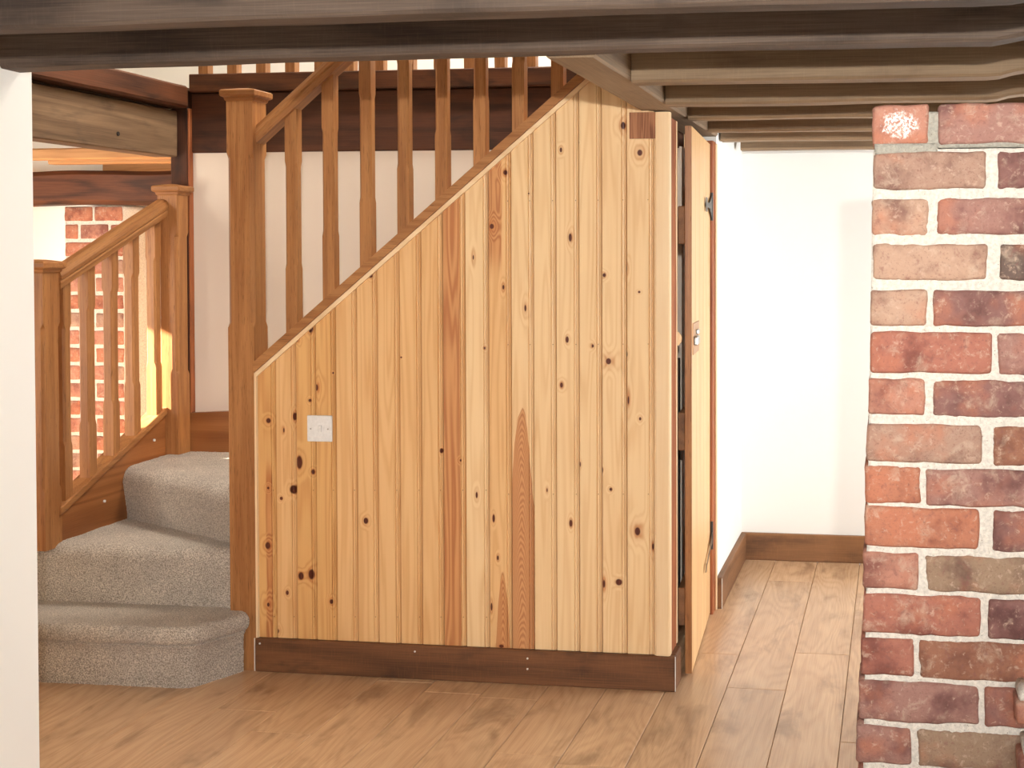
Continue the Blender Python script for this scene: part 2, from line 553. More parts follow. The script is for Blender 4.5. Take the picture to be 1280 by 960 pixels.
# ceilings
struct(box('ceiling', (-2.26, FY0, Z1), (FX1, 2.93, Z1 + 0.1), M_CEIL))
struct(box('ceiling_hall', (-0.70, 2.93, Z1), (FX1, 5.78, Z1 + 0.1), M_CEIL))
struct(box('ceiling_side', (FX0, 2.6, 1.97), (-2.86, 5.78, 2.07), M_CEIL))
struct(box('ceiling_landing', (-2.86, 4.92, 1.97), (-0.70, 5.78, 2.07), M_CEIL))
struct(box('ceiling_upper', (FX0 - 0.15, FY0 - 0.15, 4.4), (FX1 + 0.15, 5.92, 4.5), M_WHITE))
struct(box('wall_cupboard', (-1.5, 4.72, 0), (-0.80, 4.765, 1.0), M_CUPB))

# ------------------------------------------------------------------ skirtings
sk = struct(box('baseboard_front', (-2.107, 3.984, 0), (-0.686, 4.008, 0.112), skirt('X'), None, 0.003))
box('return_board', (-0.7095, 4.0085, 0), (-0.686, 4.10, 0.112), skirt('Y'), sk, 0.003)
for x in (-2.109, -0.6855):
    box('caulk_line', (x - 0.0012, 3.9832, 0.002), (x + 0.0012, 3.986, 0.112), M_CAULK, sk)
for (x, z) in ((-2.09, 0.095), (-1.55, 0.092), (-1.17, 0.086), (-1.17, 0.052)):
    cyl('nail_head', (x, 3.9838, z), 0.0032, 0.003, M_CAULK, sk, 'Y', 8)
sk = struct(box('baseboard_hall', (-0.688, 4.945, 0), (-0.664, 5.757, 0.122), hall_skirt('Y'), None, 0.003))
sk = struct(box('baseboard_end', (-0.688, 5.757, 0), (1.75, 5.78, 0.122), hall_skirt('X'), None, 0.003))
box('caulk_line', (-0.6665, 4.9435, 0.0), (-0.6635, 4.9455, 0.12), M_CAULK, bpy.data.objects['baseboard_hall'])

# ------------------------------------------------------------------ ceiling timbers
def endcut(x0, x1, y0):
    """the notch at the far end, and on the two long joists a slight camber"""
    def f(t):
        x = x0 + t * (x1 - x0)
        u = min(1.0, max(0.0, (x - 0.215 - (y0 - 2.8) * 0.06) / 0.08))
        cam_ = -0.012 * ((x + 0.6) / 1.5) ** 2 if x0 < -1 else 0.0
        return cam_ + 0.015 * u * u * (3 - 2 * u)
    return f

JOISTS = [
    ('blackened ceiling joist along the very top of the picture', -2.12, 2.315, 0.080, 1.848, old_beam, 3),
    ('blackened joist second from the top, crossing above the stair newel cap', -2.12, 2.800, 0.080, 1.852, old_beam, 5),
    ('sawn joist third from the top, first one to stop at the grey trimmer', -0.68, 3.281, 0.075, 1.840, clean_joist, 7),
    ('sawn joist fourth from the top, ending on the trimmer above the end-grain block', -0.68, 3.780, 0.075, 1.840, clean_joist, 8),
    ('sawn joist fifth from the top, ending on the trimmer above the door gap', -0.68, 4.204, 0.075, 1.840, clean_joist, 9),
    ('sawn joist sixth from the top, just above the upper door hinge', -0.68, 4.665, 0.075, 1.840, clean_joist, 10),
    ('short-looking sawn joist last but one before the hall end wall', -0.68, 5.009, 0.075, 1.836, clean_joist, 11),
    ('sawn joist close against the white end wall, lowest of the row', -0.66, 5.500, 0.075, 1.840, clean_joist, 12),
]
for (lab, x0, y0, w_, zb, mf, sd) in JOISTS:
    x1 = 0.62
    if y0 > 4.5:
        x1 = 1.75
    o = rough_beam('ceiling_joist', (x0, y0, zb), (x1, y0 + w_, Z1), mf('X'), 'X', None, 0.0035, sd, 40, 0.007,
                   endcut(x0, x1, y0) if y0 < 4.0 else None)
    tag(o, lab, 'beam', 'ceiling joists')
o = rough_beam('bearing_beam', (0.62, 2.2, 1.78), (0.76, 4.45, Z1), dark_beam('Y'), 'Y', None, 0.003, 4, 20)
tag(o, 'dark beam that carries the joist ends behind the brick pillar', 'beam')
o = rough_beam('trimmer_beam', (-0.80, 2.885, 1.8475), (-0.682, 4.94, Z1), clean_joist('Y'), 'Y', None, 0.002, 2, 40, 0.006)
tag(o, 'grey-brown trimmer beam running back over the top of the pine panelling', 'beam')

o = rough_beam('floor_edge_beam', (-2.89, 2.62, 1.974), (-2.79, 4.77, 2.062), red_beam('Y'), 'Y', None, 0.004, 6, 24, 0.008)
tag(o, 'dark reddish upper floor beam running back to the corner post', 'beam')
o = rough_beam('boxed_beam', (-2.93, 2.62, 1.778), (-2.835, 4.765, 1.962), grey_beam('Y'), 'Y', None, 0.002, 14, 24, 0.004)
tag(o, 'wide grey-brown beam under the dark floor edge, with a knot hole', 'beam')
cyl('knot_hole', (-2.8345, 4.373, 1.835), 0.008, 0.004, plain('dark_knot', (40, 28, 22), 0.9), o, 'X', 10)
cp = thing('corner_post', 'dark old corner post with an added reddish strip for its lit side, behind the far newel', 'post', (-2.83, 4.8, 0))
rough_beam('post_body', (-2.87, 4.774, 0.0), (-2.795, 4.86, 2.045), dark_beam('Z'), 'Z', cp, 0.002, 15, 24, 0.004)
box('lit_side_strip', (-2.794, 4.772, 0.755), (-2.786, 4.80, 1.972), red_jamb('Z'), cp, 0.002)  # added strip: the post's lit side face put into a reddish colour
ba = thing('landing_beam', 'dark brown beam with red fascia above the white stair wall', 'beam', (-1.75, 4.8, 1.79))
rough_beam('beam_body', (-2.785, 4.79, 1.795), (-0.81, 4.91, 2.035), dark_beam('X'), 'X', ba, 0.002, 16, 30, 0.006)
rough_beam('fascia', (-2.785, 4.772, 2.036), (-0.81, 4.91, 2.108), red_beam('X'), 'X', ba, 0.001, 17, 30, 0.004)

# side room timbers
for i, (y0, zb, lab) in enumerate(((5.10, 1.800, 'honey-coloured joist of the side room, nearest under the grey beam'),
                                   (5.40, 1.802, 'honey-coloured joist of the side room, middle of the three'),
                                   (5.66, 1.780, 'honey-coloured joist of the side room, against the back wall'))):
    x0 = -4.5 if i == 0 else -3.95 + 0.1 * i
    o = rough_beam('side_joist', (x0, y0, zb), (-2.90, y0 + (0.118 if i == 2 else 0.06), zb + 0.05), fair_joist('X'), 'X', None, 0.001, 30 + i, 12, 0.006)
    tag(o, lab, 'beam', 'side room joists')
o = rough_beam('lintel_beam', (-4.48, 5.44, 1.615), (-3.25, 5.565, 1.775), red_beam('X'), 'X', None, 0.012, 33, 40, 0.02)
tag(o, 'gnarled red-brown lintel beam above the sunlit brick column', 'beam')

# ------------------------------------------------------------------ bricks
BT = {  # tints
    's': (204, 146, 126), 'o': (202, 134, 106), 'p': (178, 134, 124), 'd': (116, 98, 90), 'g': (188, 154, 136),
    'r': (190, 124, 106), 'b': (168, 116, 92), 'm': (152, 110, 104), 'c': (206, 172, 150), 'y': (172, 146, 122)}

def brick(parent, lo, hi, tint, mat, seed, name='brick', nx=9, nz=5, jit=0.0022, rnd_e=0.005):
    """one hand-made brick: rounded worn arrises, uneven faces"""
    lo, hi = Vector(lo), Vector(hi)
    c, d = (lo + hi) / 2, hi - lo
    hx, hy, hz = d / 2
    xs = [-hx, -hx + rnd_e] + [-hx + rnd_e + (2 * hx - 2 * rnd_e) * i / (nx - 1) for i in range(1, nx - 1)] + [hx - rnd_e, hx]
    zs = [-hz, -hz + rnd_e] + [-hz + rnd_e + (2 * hz - 2 * rnd_e) * i / (nz - 1) for i in range(1, nz - 1)] + [hz - rnd_e, hz]
    vs_, fs = [], []
    W, H = len(xs), len(zs)
    for z in zs:
        for x in xs:
            ex = max(0, abs(x) - hx + rnd_e) / rnd_e
            ez = max(0, abs(z) - hz + rnd_e) / rnd_e
            e = min(1.0, math.hypot(ex, ez))
            k = 0.35 if ex > 0.9 and ez > 0.9 else 0.0
            nv = mnoise.noise_vector(Vector((x * 45 + seed * 3.7, z * 45, seed * 1.9)))
            n2 = mnoise.noise_vector(Vector((x * 16 - seed * 2.3, z * 16, seed * 0.7)))
            vs_.append((x - k * rnd_e * (1 if x > 0 else -1) + nv.x * jit + n2.x * jit * 1.5, -hy + e * rnd_e * 0.9 + nv.y * jit * 0.6, z - k * rnd_e * (1 if z > 0 else -1) + nv.z * jit + n2.z * jit * 1.5))
    for j in range(H - 1):
        for i in range(W - 1):
            a = j * W + i
            fs.append((a, a + 1, a + W + 1, a + W))
    # sides back to the core
    rim = [i for i in range(W)] + [j * W + W - 1 for j in range(1, H)] + [(H - 1) * W + i for i in range(W - 2, -1, -1)] + [j * W for j in range(H - 2, 0, -1)]
    n0 = len(vs_)
    for r_ in rim:
        v = vs_[r_]
        vs_.append((v[0], hy, v[2]))
    for i in range(len(rim)):
        j = (i + 1) % len(rim)
        fs.append((rim[j], rim[i], n0 + i, n0 + j))
    fs.append(tuple(n0 + i for i in range(len(rim))))
    bm = bmesh.new()
    bv = [bm.verts.new(v) for v in vs_]
    for f in fs:
        bm.faces.new([bv[i] for i in f])
    o = from_bm(name, bm, mat, parent, c, smooth=True)
    o.color = lin([q * f_ for q, f_ in zip(BT[tint], (0.86, 0.84, 0.82))])
    return o

PX = 0.00143602       # metres per picture pixel on the pillar's face
def bx(px): return -0.0422 + (px - 1089) * PX
def bz(py): return 1.6666 - (py - 131) * 0.0014634
PY0, PY1 = 2.35, 2.72
pier = thing('brick_pillar', 'rough red brick pillar end with thick pale mortar joints', 'pillar', (0.2, 2.5, 0))
COURSES = [
    (131, 180, [(1090, 1161, 's'), (1173, 1300, 'p')]),
    (190, 236, [(1092, 1232, 'g'), (1246, 1330, 'm')]),
    (247, 292, [(1090, 1161, 'c'), (1173, 1320, 'p')]),
    (304, 348, [(1091, 1234, 'c'), (1249, 1330, 'd')]),
    (360, 404, [(1088, 1159, 'c'), (1167, 1320, 'm')]),
    (412, 463, [(1088, 1240, 'r'), (1247, 1330, 'p')]),
    (471, 516, [(1086, 1157, 's'), (1167, 1320, 'm')]),
    (527, 575, [(1084, 1227, 'g'), (1242, 1330, 'b')]),
    (581, 627, [(1082, 1152, 'o'), (1160, 1320, 'p')]),
    (631, 681, [(1082, 1225, 'o'), (1242, 1330, 'm')]),
    (689, 735, [(1080, 1150, 's'), (1160, 1320, 'y')]),
    (741, 790, [(1080, 1227, 'r'), (1237, 1330, 'm')]),
    (796, 844, [(1077, 1145, 'r'), (1151, 1310, 'b')]),
    (851, 900, [(1075, 1226, 'p'), (1233, 1330, 'm')]),
    (909, 956, [(1072, 1141, 'p'), (1150, 1310, 'y')]),
]
y_ = 966
k = 0
while bz(y_ + 48) > 0.0:
    COURSES.append((y_, y_ + 46, [(1072, 1222, 'r'), (1235, 1330, 'p')] if k % 2 == 0 else [(1070, 1140, 's'), (1150, 1310, 'g')]))
    y_ += 57
    k += 1
PR = bx(1345)
seed = 0
for ci, (ya, yb, row) in enumerate(COURSES):
    for (xa, xb, t) in row:
        seed += 1
        sl = (xa + xb) / 2 - 1110
        dz = -sl * 0.010 * 0.00146 * (1 if ci > 3 else -0.2)
        o = brick(pier, (bx(xa), PY0 + rnd.uniform(-0.003, 0.0008), bz(yb) + dz), (bx(xb), PY0 + 0.11 if xb > 1170 else PY1 - 0.24, bz(ya) + dz), t,
                  M_BRICK_SPOT if ci == 0 and xa < 1100 else M_BRICK, seed, nx=13 if xb - xa > 90 else 8)
    # what turns the corner behind the face brick
    xa, xb, t = row[0]
    seed += 1
    brick(pier, (bx(xa) + 0.001, (PY0 + 0.122) if xb > 1170 else PY0 + 0.142, bz(yb)), (bx(xa) + 0.1, PY1, bz(ya)), t, M_BRICK, seed, nx=6)
# mortar core with a wandering, gritty face
def mortar_sheet(name, x0, x1, z0, z1, yf, yb, mat, parent, step=0.007, amp=0.0020, lean=None):
    nx, nz = int((x1 - x0) / step) + 1, int((z1 - z0) / step) + 1
    vs_, fs = [], []
    for j in range(nz + 1):
        z = z0 + (z1 - z0) * j / nz
        for i in range(nx + 1):
            x = x0 + (x1 - x0) * i / nx
            if lean:
                x = x + lean(z) * (1 - i / nx)
            nv = mnoise.noise(Vector((x * 90, z * 90, 3.3))) + 0.6 * mnoise.noise(Vector((x * 230, z * 230, 1.3)))
            vs_.append((x, yf + nv * amp, z))
    W = nx + 1
    for j in range(nz):
        for i in range(nx):
            a = j * W + i
            fs.append((a, a + 1, a + W + 1, a + W))
    n0 = len(vs_)
    rim = [i for i in range(W)] + [j * W + nx for j in range(1, nz + 1)] + [nz * W + i for i in range(nx - 1, -1, -1)] + [j * W for j in range(nz - 1, 0, -1)]
    for r_ in rim:
        v = vs_[r_]
        vs_.append((v[0], yb, v[2]))
    for i in range(len(rim)):
        j = (i + 1) % len(rim)
        fs.append((rim[j], rim[i], n0 + i, n0 + j))
    return mesh(name, vs_, fs, mat, parent, ((x0 + x1) / 2, yf, (z0 + z1) / 2), True)
mortar_sheet('mortar', bx(1092), PR, 0.0, bz(186), PY0 + 0.0045, PY1 - 0.01, M_MORTAR, pier, lean=lambda z: -0.022 * (1 - z / 1.65))
mortar_sheet('mortar', bx(1100), PR - 0.03, bz(184), bz(140), PY0 + 0.006, PY1 - 0.01, M_MORTAR_GREY, pier)
mortar_sheet('mortar', bx(1093), bx(1172), bz(192), bz(179), PY0 + 0.0015, PY0 + 0.02, M_MORTAR_GREY, pier, amp=0.001)
# the toothed bricks of the return just entering the frame
for (ya, yb, xa, t) in ((853, 880, 1268, 's'), (920, 951, 1272, 's')):
    seed += 1
    brick(pier, (bx(xa), PY0 - 0.07, bz(yb)), (bx(xa) + 0.10, PY0 + 0.02, bz(ya)), t, M_BRICK, seed, nx=6, nz=4)
    brick(pier, (bx(xa) + 0.006, PY0 - 0.065, bz(ya)), (bx(xa) + 0.10, PY0 + 0.02, bz(ya) + 0.022), 'c', M_MORTAR, seed + 80, name='mortar', nx=6, nz=4)

# sunlit column in the side room
colm = thing('brick_column', 'sunlit orange brick column seen between the balusters', 'column', (-3.74, 5.6, 0))
z = 1.612
row = 0
cz = 0.0835
while z > 0.03:
    xs = [(-3.892, -3.752), (-3.738, -3.598)] if row % 2 == 0 else [(-3.892, -3.826), (-3.812, -3.672), (-3.658, -3.598)]
    for (a, b) in xs:
        seed += 1
        brick(colm, (a, 5.573, z - 0.066), (b, 5.64, z), rnd.choice('sosog'), M_BRICK, seed, nx=5, nz=4, jit=0.002)
    z -= cz
    row += 1
mortar_sheet('mortar', -3.893, -3.596, 0.0, 1.615, 5.580, 5.779, M_MORTAR, colm, 0.02, 0.003)

# ------------------------------------------------------------------ staircase
RISE = 0.2
st = thing('staircase', 'carpeted winder staircase with pale speckled carpet and brown wood strings', 'staircase', (-2.5, 4.4, 0))

def carpet_step(name, riser_path, back_path, z0, z1, over=0.03, rad=0.028, seed=0, res=0.0075, under=False):
    """riser_path: plan polyline of the riser foot (left to right, open side towards -Y); back_path: same count, where the tread ends"""
    P = [Vector((p[0], p[1])) for p in riser_path]
    B = [Vector((p[0], p[1])) for p in back_path]
    # resample together
    L = [0.0]
    for i in range(1, len(P)):
        L.append(L[-1] + (P[i] - P[i - 1]).length)
    n = max(4, int(L[-1] / res))
    def at(Q, s):
        for i in range(1, len(P)):
            if s <= L[i] + 1e-9:
                t = (s - L[i - 1]) / (L[i] - L[i - 1])
                return Q[i - 1].lerp(Q[i], t)
        return Q[-1].copy()
    pts = [at(P, L[-1] * i / n) for i in range(n + 1)]
    bps = [at(B, L[-1] * i / n) for i in range(n + 1)]
    for _ in range(3):
        pts = [pts[0]] + [(pts[i - 1] + pts[i] * 2 + pts[i + 1]) / 4 for i in range(1, n)] + [pts[-1]]
    nor = []
    for i in range(n + 1):
        t = pts[min(n, i + 4)] - pts[max(0, i - 4)]
        nor.append(Vector((t.y, -t.x)).normalized())
    prof = []
    if under:                                   # rolled nosing standing proud of the riser
        zu = z1 - 2.1 * rad
        m = max(3, int((zu - z0) / res))
        for i in range(m + 1):
            u = i / m
            prof.append((0.004 + over * 0.45 * max(0.0, (u - 0.75) / 0.25) ** 2, z0 + (zu - z0) * u))
        for i in range(1, 11):
            a = -math.pi / 2 + math.pi * i / 11
            prof.append((over - rad * (1 - math.cos(a)) * 0.9, z1 - 1.05 * rad + 1.05 * rad * math.sin(a)))
    else:                                       # carpet pulled straight over the nosing
        zu = z1 - rad
        m = max(3, int((zu - z0) / res))
        for i in range(m + 1):
            u = i / m
            prof.append((over * u ** 1.5, z0 + (zu - z0) * u))
        for i in range(1, 8):
            a = math.pi / 2 * i / 8
            prof.append((over - rad * (1 - math.cos(a)), z1 - rad + rad * math.sin(a)))
    prof.append((over - rad * 1.1, z1))
    rows = []
    for (o, z_) in prof:
        rows.append([(pts[i] + nor[i] * o, z_) for i in range(n + 1)])
    top0 = rows[-1]
    dmax = max((bps[i] - top0[i][0]).length for i in range(n + 1))
    kk = max(3, int(dmax / res))
    for j in range(1, kk + 1):
        rows.append([(top0[i][0].lerp(bps[i], j / kk), z1) for i in range(n + 1)])
    vs_, fs = [], []
    for r_ in rows:
        for (p, z_) in r_:
            v = Vector((p.x, p.y, z_))
            nv = mnoise.noise_vector(v * 150) * 0.0016 + mnoise.noise_vector(v * 28) * 0.0022
            vs_.append(v + nv)
    W = n + 1
    for j in range(len(rows) - 1):
        for i in range(n):
            a = j * W + i
            fs.append((a, a + 1, a + W + 1, a + W))
    c = (sum(p.x for p in pts) / W, sum(p.y for p in pts) / W, z0)
    return mesh(name, vs_, fs, M_CARPET, st, c, True)

carpet_step('carpeted_step', [(-3.0, 3.785), (-2.26, 3.797), (-2.225, 3.815), (-2.185, 3.90), (-2.150, 3.982)],
            [(-3.0, 4.03), (-2.26, 4.03), (-2.215, 4.03), (-2.19, 4.02), (-2.16, 3.991)], 0.0, RISE, 0.034, 0.029, 1, under=True)
carpet_step('carpeted_step', [(-3.0, 4.012), (-2.14, 4.022)], [(-2.86, 4.46), (-2.14, 4.07)], RISE, 2 * RISE, 0.022, 0.045, 2)
carpet_step('carpeted_step', [(-2.846, 4.425), (-2.155, 4.045)], [(-2.846, 4.775), (-2.17, 4.775)], 2 * RISE, 3 * RISE, 0.022, 0.06, 3)
# the hidden winder and the straight flight behind the panelling
carpet_step('carpeted_step', [(-2.34, 4.775), (-2.12, 4.085)], [(-2.0, 4.775), (-2.0, 4.085)], 3 * RISE, 4 * RISE, 0.03, 0.03, 4, 0.02)
for i in range(5):
    x = -2.05 + 0.232 * i
    carpet_step('carpeted_step', [(x, 4.775), (x, 4.05)], [(x + 0.235, 4.775), (x + 0.235, 4.05)], (4 + i) * RISE, (5 + i) * RISE, 0.025, 0.028, 5 + i, 0.02)
# sloping underside of the flight
prism('soffit_board', [(-2.0, 0.62), (-0.82, 1.63), (-0.82, 1.67), (-2.0, 0.66)], 4.05, 4.77, 'Y', string_oak('X'), st)
# strings
SLP = 0.41
def zl(y): return 0.466 + (y - 3.97) * SLP
prism('outer_string', [(4.03, 0.20), (4.745, 0.40), (4.745, zl(4.745)), (4.03, zl(4.03))], -2.885, -2.848, 'X', string_oak('Y'), st)
prism('string_cap', [(4.03, zl(4.03)), (4.745, zl(4.745)), (4.745, zl(4.745) + 0.028), (4.03, zl(4.03) + 0.028)], -2.905, -2.838, 'X', oak('Y'), st, bev=0.004)
prism('wall_string', [(-2.835, 0.55), (-2.2, 0.60), (-2.0, 0.80), (-2.0, 1.0), (-2.35, 0.775), (-2.60, 0.765), (-2.835, 0.752)], 4.772, 4.799, 'Y', string_oak('X'), st)
box('corner_bead', (-2.848, 4.755, 0.595), (-2.834, 4.771, 0.755), oak('Z'), st, 0.002)
for (y, z_) in ((4.285, 0.492), (4.605, 0.668)):
    cyl('cap_button', (-2.846, y, z_), 0.0052, 0.006, M_PLASTIC, st, 'X', 10)

# ------------------------------------------------------------------ balustrades
def chrings(z0, z1, zc0, zc1, c):
    return [(z0, 0), (zc0 - 0.018, 0), (zc0, c), (zc1, c), (zc1 + 0.018, 0), (z1, 0)]
NX, NY = -2.153, 4.04
SL = 0.843
def cap_top(x): return 1.036 + (x + 2.104) * SL
fb = thing('front_balustrade', 'sloping oak balustrade with newel post above the pine panelling', 'balustrade', (-1.6, 4.04, 0))
nw = stop_chamfer('newel_post', NX, NY, 0.092, 0.095, chrings(0.0, 1.90, 1.165, 1.71, 0.0125), oak('Z'), fb)
newel_cap(NX, NY, 1.90, 0.092, 0.095, oak('X'), nw)
HR = [(-0.029, 0.0), (0.029, 0.0), (0.031, 0.020), (0.029, 0.026), (0.033, 0.032), (0.033, 0.044), (0.026, 0.060), (0.012, 0.068), (-0.012, 0.068), (-0.026, 0.060), (-0.033, 0.044), (-0.033, 0.032), (-0.029, 0.026), (-0.031, 0.020)]
rail('handrail', (-2.107, 4.045, 1.762), (-1.25, 4.045, 1.762 + 0.857 * 0.85), HR, oak('X'), fb)
def rail_bot(x): return 1.762 + (x + 2.107) * 0.85
x = -1.993
for i in range(8):
    xc = x + 0.1305 * i
    zb = cap_top(xc) - 0.004
    zt = min(rail_bot(xc) + 0.006, 2.62)
    stop_chamfer('baluster', xc, 4.052, 0.041, 0.041, chrings(zb, zt, zb + 0.235, zt - 0.18, 0.0075), oak('Z'), fb, (SL, 0, 0.85, 0))
prism('bottom_rail', [(-2.107, cap_top(-2.107)), (-0.95, cap_top(-0.95)), (-0.95, cap_top(-0.95) - 0.036), (-2.107, cap_top(-2.107) - 0.036)], 3.984, 4.082, 'Y', oak('X'), fb)

lb = thing('side_balustrade', 'oak balustrade beside the lowest winder steps, in front of the sunlit room', 'balustrade', (-2.86, 4.4, 0.4))
n2 = stop_chamfer('newel_post', -2.888, 3.998, 0.088, 0.088, chrings(0.385, 1.328, 0.60, 1.14, 0.010), oak('Z'), lb)
newel_cap(-2.888, 3.998, 1.328, 0.088, 0.088, oak('X'), n2)
n3 = stop_chamfer('newel_post', -2.832, 4.726, 0.082, 0.082, chrings(0.60, 1.622, 0.93, 1.46, 0.0115), oak('Z'), lb)
newel_cap(-2.832, 4.726, 1.622, 0.082, 0.082, oak('X'), n3)
LSL = 0.416
rail('handrail', (-2.868, 4.042, 1.272), (-2.858, 4.685, 1.272 + 0.643 * LSL), HR, oak('X'), lb)
for yc in (4.088, 4.226, 4.366, 4.499, 4.645):
    zb = zl(yc) + 0.026
    zt = 1.274 + (yc - 4.042) * LSL
    stop_chamfer('baluster', -2.868, yc, 0.041, 0.041, chrings(zb, zt, zb + 0.20, zt - 0.16, 0.0075), oak('Z'), lb, (0, SLP, 0, LSL))

ub = thing('landing_balustrade', 'row of small oak balusters on the upper landing, against bright light', 'balustrade', (-1.8, 4.84, 2.108))
for i in range(17):
    xc = -2.758 + 0.1235 * i
    stop_chamfer('baluster', xc, 4.85, 0.041, 0.041, chrings(2.110, 2.95, 2.33, 2.75, 0.0075), oak('Z'), ub)
rail('handrail', (-2.80, 4.85, 2.95), (-0.75, 4.85, 2.95), HR, oak('X'), ub)

# ------------------------------------------------------------------ pine panelling
PXS = 1.0 / 368.9
def wx(px): return -2.108 + (px - 320) / 368.9
def wz(py, px=600): return 0.655 - (py - 600 - (px - 600) * 0.0) / (379.0 - (px - 560) * -0.0262) + (px - 588) * 0.0000711
PB = Vector((-1.4, 4.0, 0.0))

KN = [  # knots: px, py, rx px, rz px, halo px
    (337, 525, 3, 3.2, 7), (371, 520, 2.2, 5, 5), (357, 537, 1.0, 3, 3), (400, 484, 2, 4, 8), (391, 500, 2, 2, 4), (377, 577, 4, 8.5, 8), (394.5, 589, 2.5, 3, 5),
    (369, 611, 5, 5.5, 6), (353, 622, 2, 2.2, 4), (336, 609, 1.6, 1.8, 4), (335, 681, 3.5, 4.5, 8), (462, 650, 3, 4, 6), (558, 563, 2, 3, 3), (582, 575, 1, 1.4, 3),
    (602, 618, 1.4, 4, 4), (421, 466, 0.9, 1.2, 2), (508, 447, 1.1, 1.1, 2), (378, 719, 3.6, 5, 6), (391.5, 717, 4, 6.5, 8), (360, 740, 2, 3, 4), (335, 755, 1.8, 2.6, 9),
    (417, 751, 2.2, 3, 5), (346, 788, 3, 3, 7), (623, 647, 1.6, 5, 3), (628, 696, 1.3, 3, 3), (620, 757, 1.2, 5, 3), (718, 653, 2, 4.5, 4), (798.6, 663, 3.4, 5, 12),
    (817, 682, 1.2, 4, 4), (758, 728, 1.6, 5, 6), (776, 726, 4, 4, 7), (632, 806, 3, 2, 6), (612.5, 436, 1.3, 1.6, 3), (714, 426, 2, 4, 4), (745, 434, 1.4, 2, 4),
    (764, 453, 3.3, 3.8, 12), (786, 444.5, 1.1, 3, 3), (707, 482, 1.9, 3.2, 5), (788, 501, 1.1, 5, 5), (802, 524, 1.5, 2, 4), (729.5, 580, 1, 3, 2), (756.5, 587, 1, 3, 2),
    (766.5, 611, 1.8, 2, 4), (689, 612, 0.8, 2.4, 3), (639, 220, 2.7, 3, 9), (622, 286, 2.7, 3.2, 10), (636, 361, 1.3, 3, 4), (663, 387, 1.3, 4, 5), (707, 193, 1.6, 3, 4),
    (718, 300.5, 2, 5, 5), (728, 184, 1.1, 1.2, 2), (782, 164, 3, 4.4, 10), (802, 197.5, 3.2, 3.8, 11), (759, 347, 2, 2.4, 5), (785, 339, 1.4, 4, 5), (801, 368, 1.4, 1.4, 3),
    (667.5, 246, 1, 1, 2), (599, 324, 0.8, 3, 4), (392.5, 410.5, 3.4, 5.5, 6), (375, 425.5, 1.5, 2, 5), (470, 346, 2, 2.6, 4), (722.5, 112, 1.4, 1.5, 2),
    (346, 690, 0.8, 0.9, 1), (505, 700, 0.8, 0.9, 1)]
NAILS = [(x - 3.4, y) for x in (346, 372, 398, 424, 451, 477, 505, 533, 560, 588, 617) for y in (612, 770)] + \
        [(x - 3.4, y) for x in (645, 672, 700, 728, 755, 785, 815) for y in (432, 617, 255)]

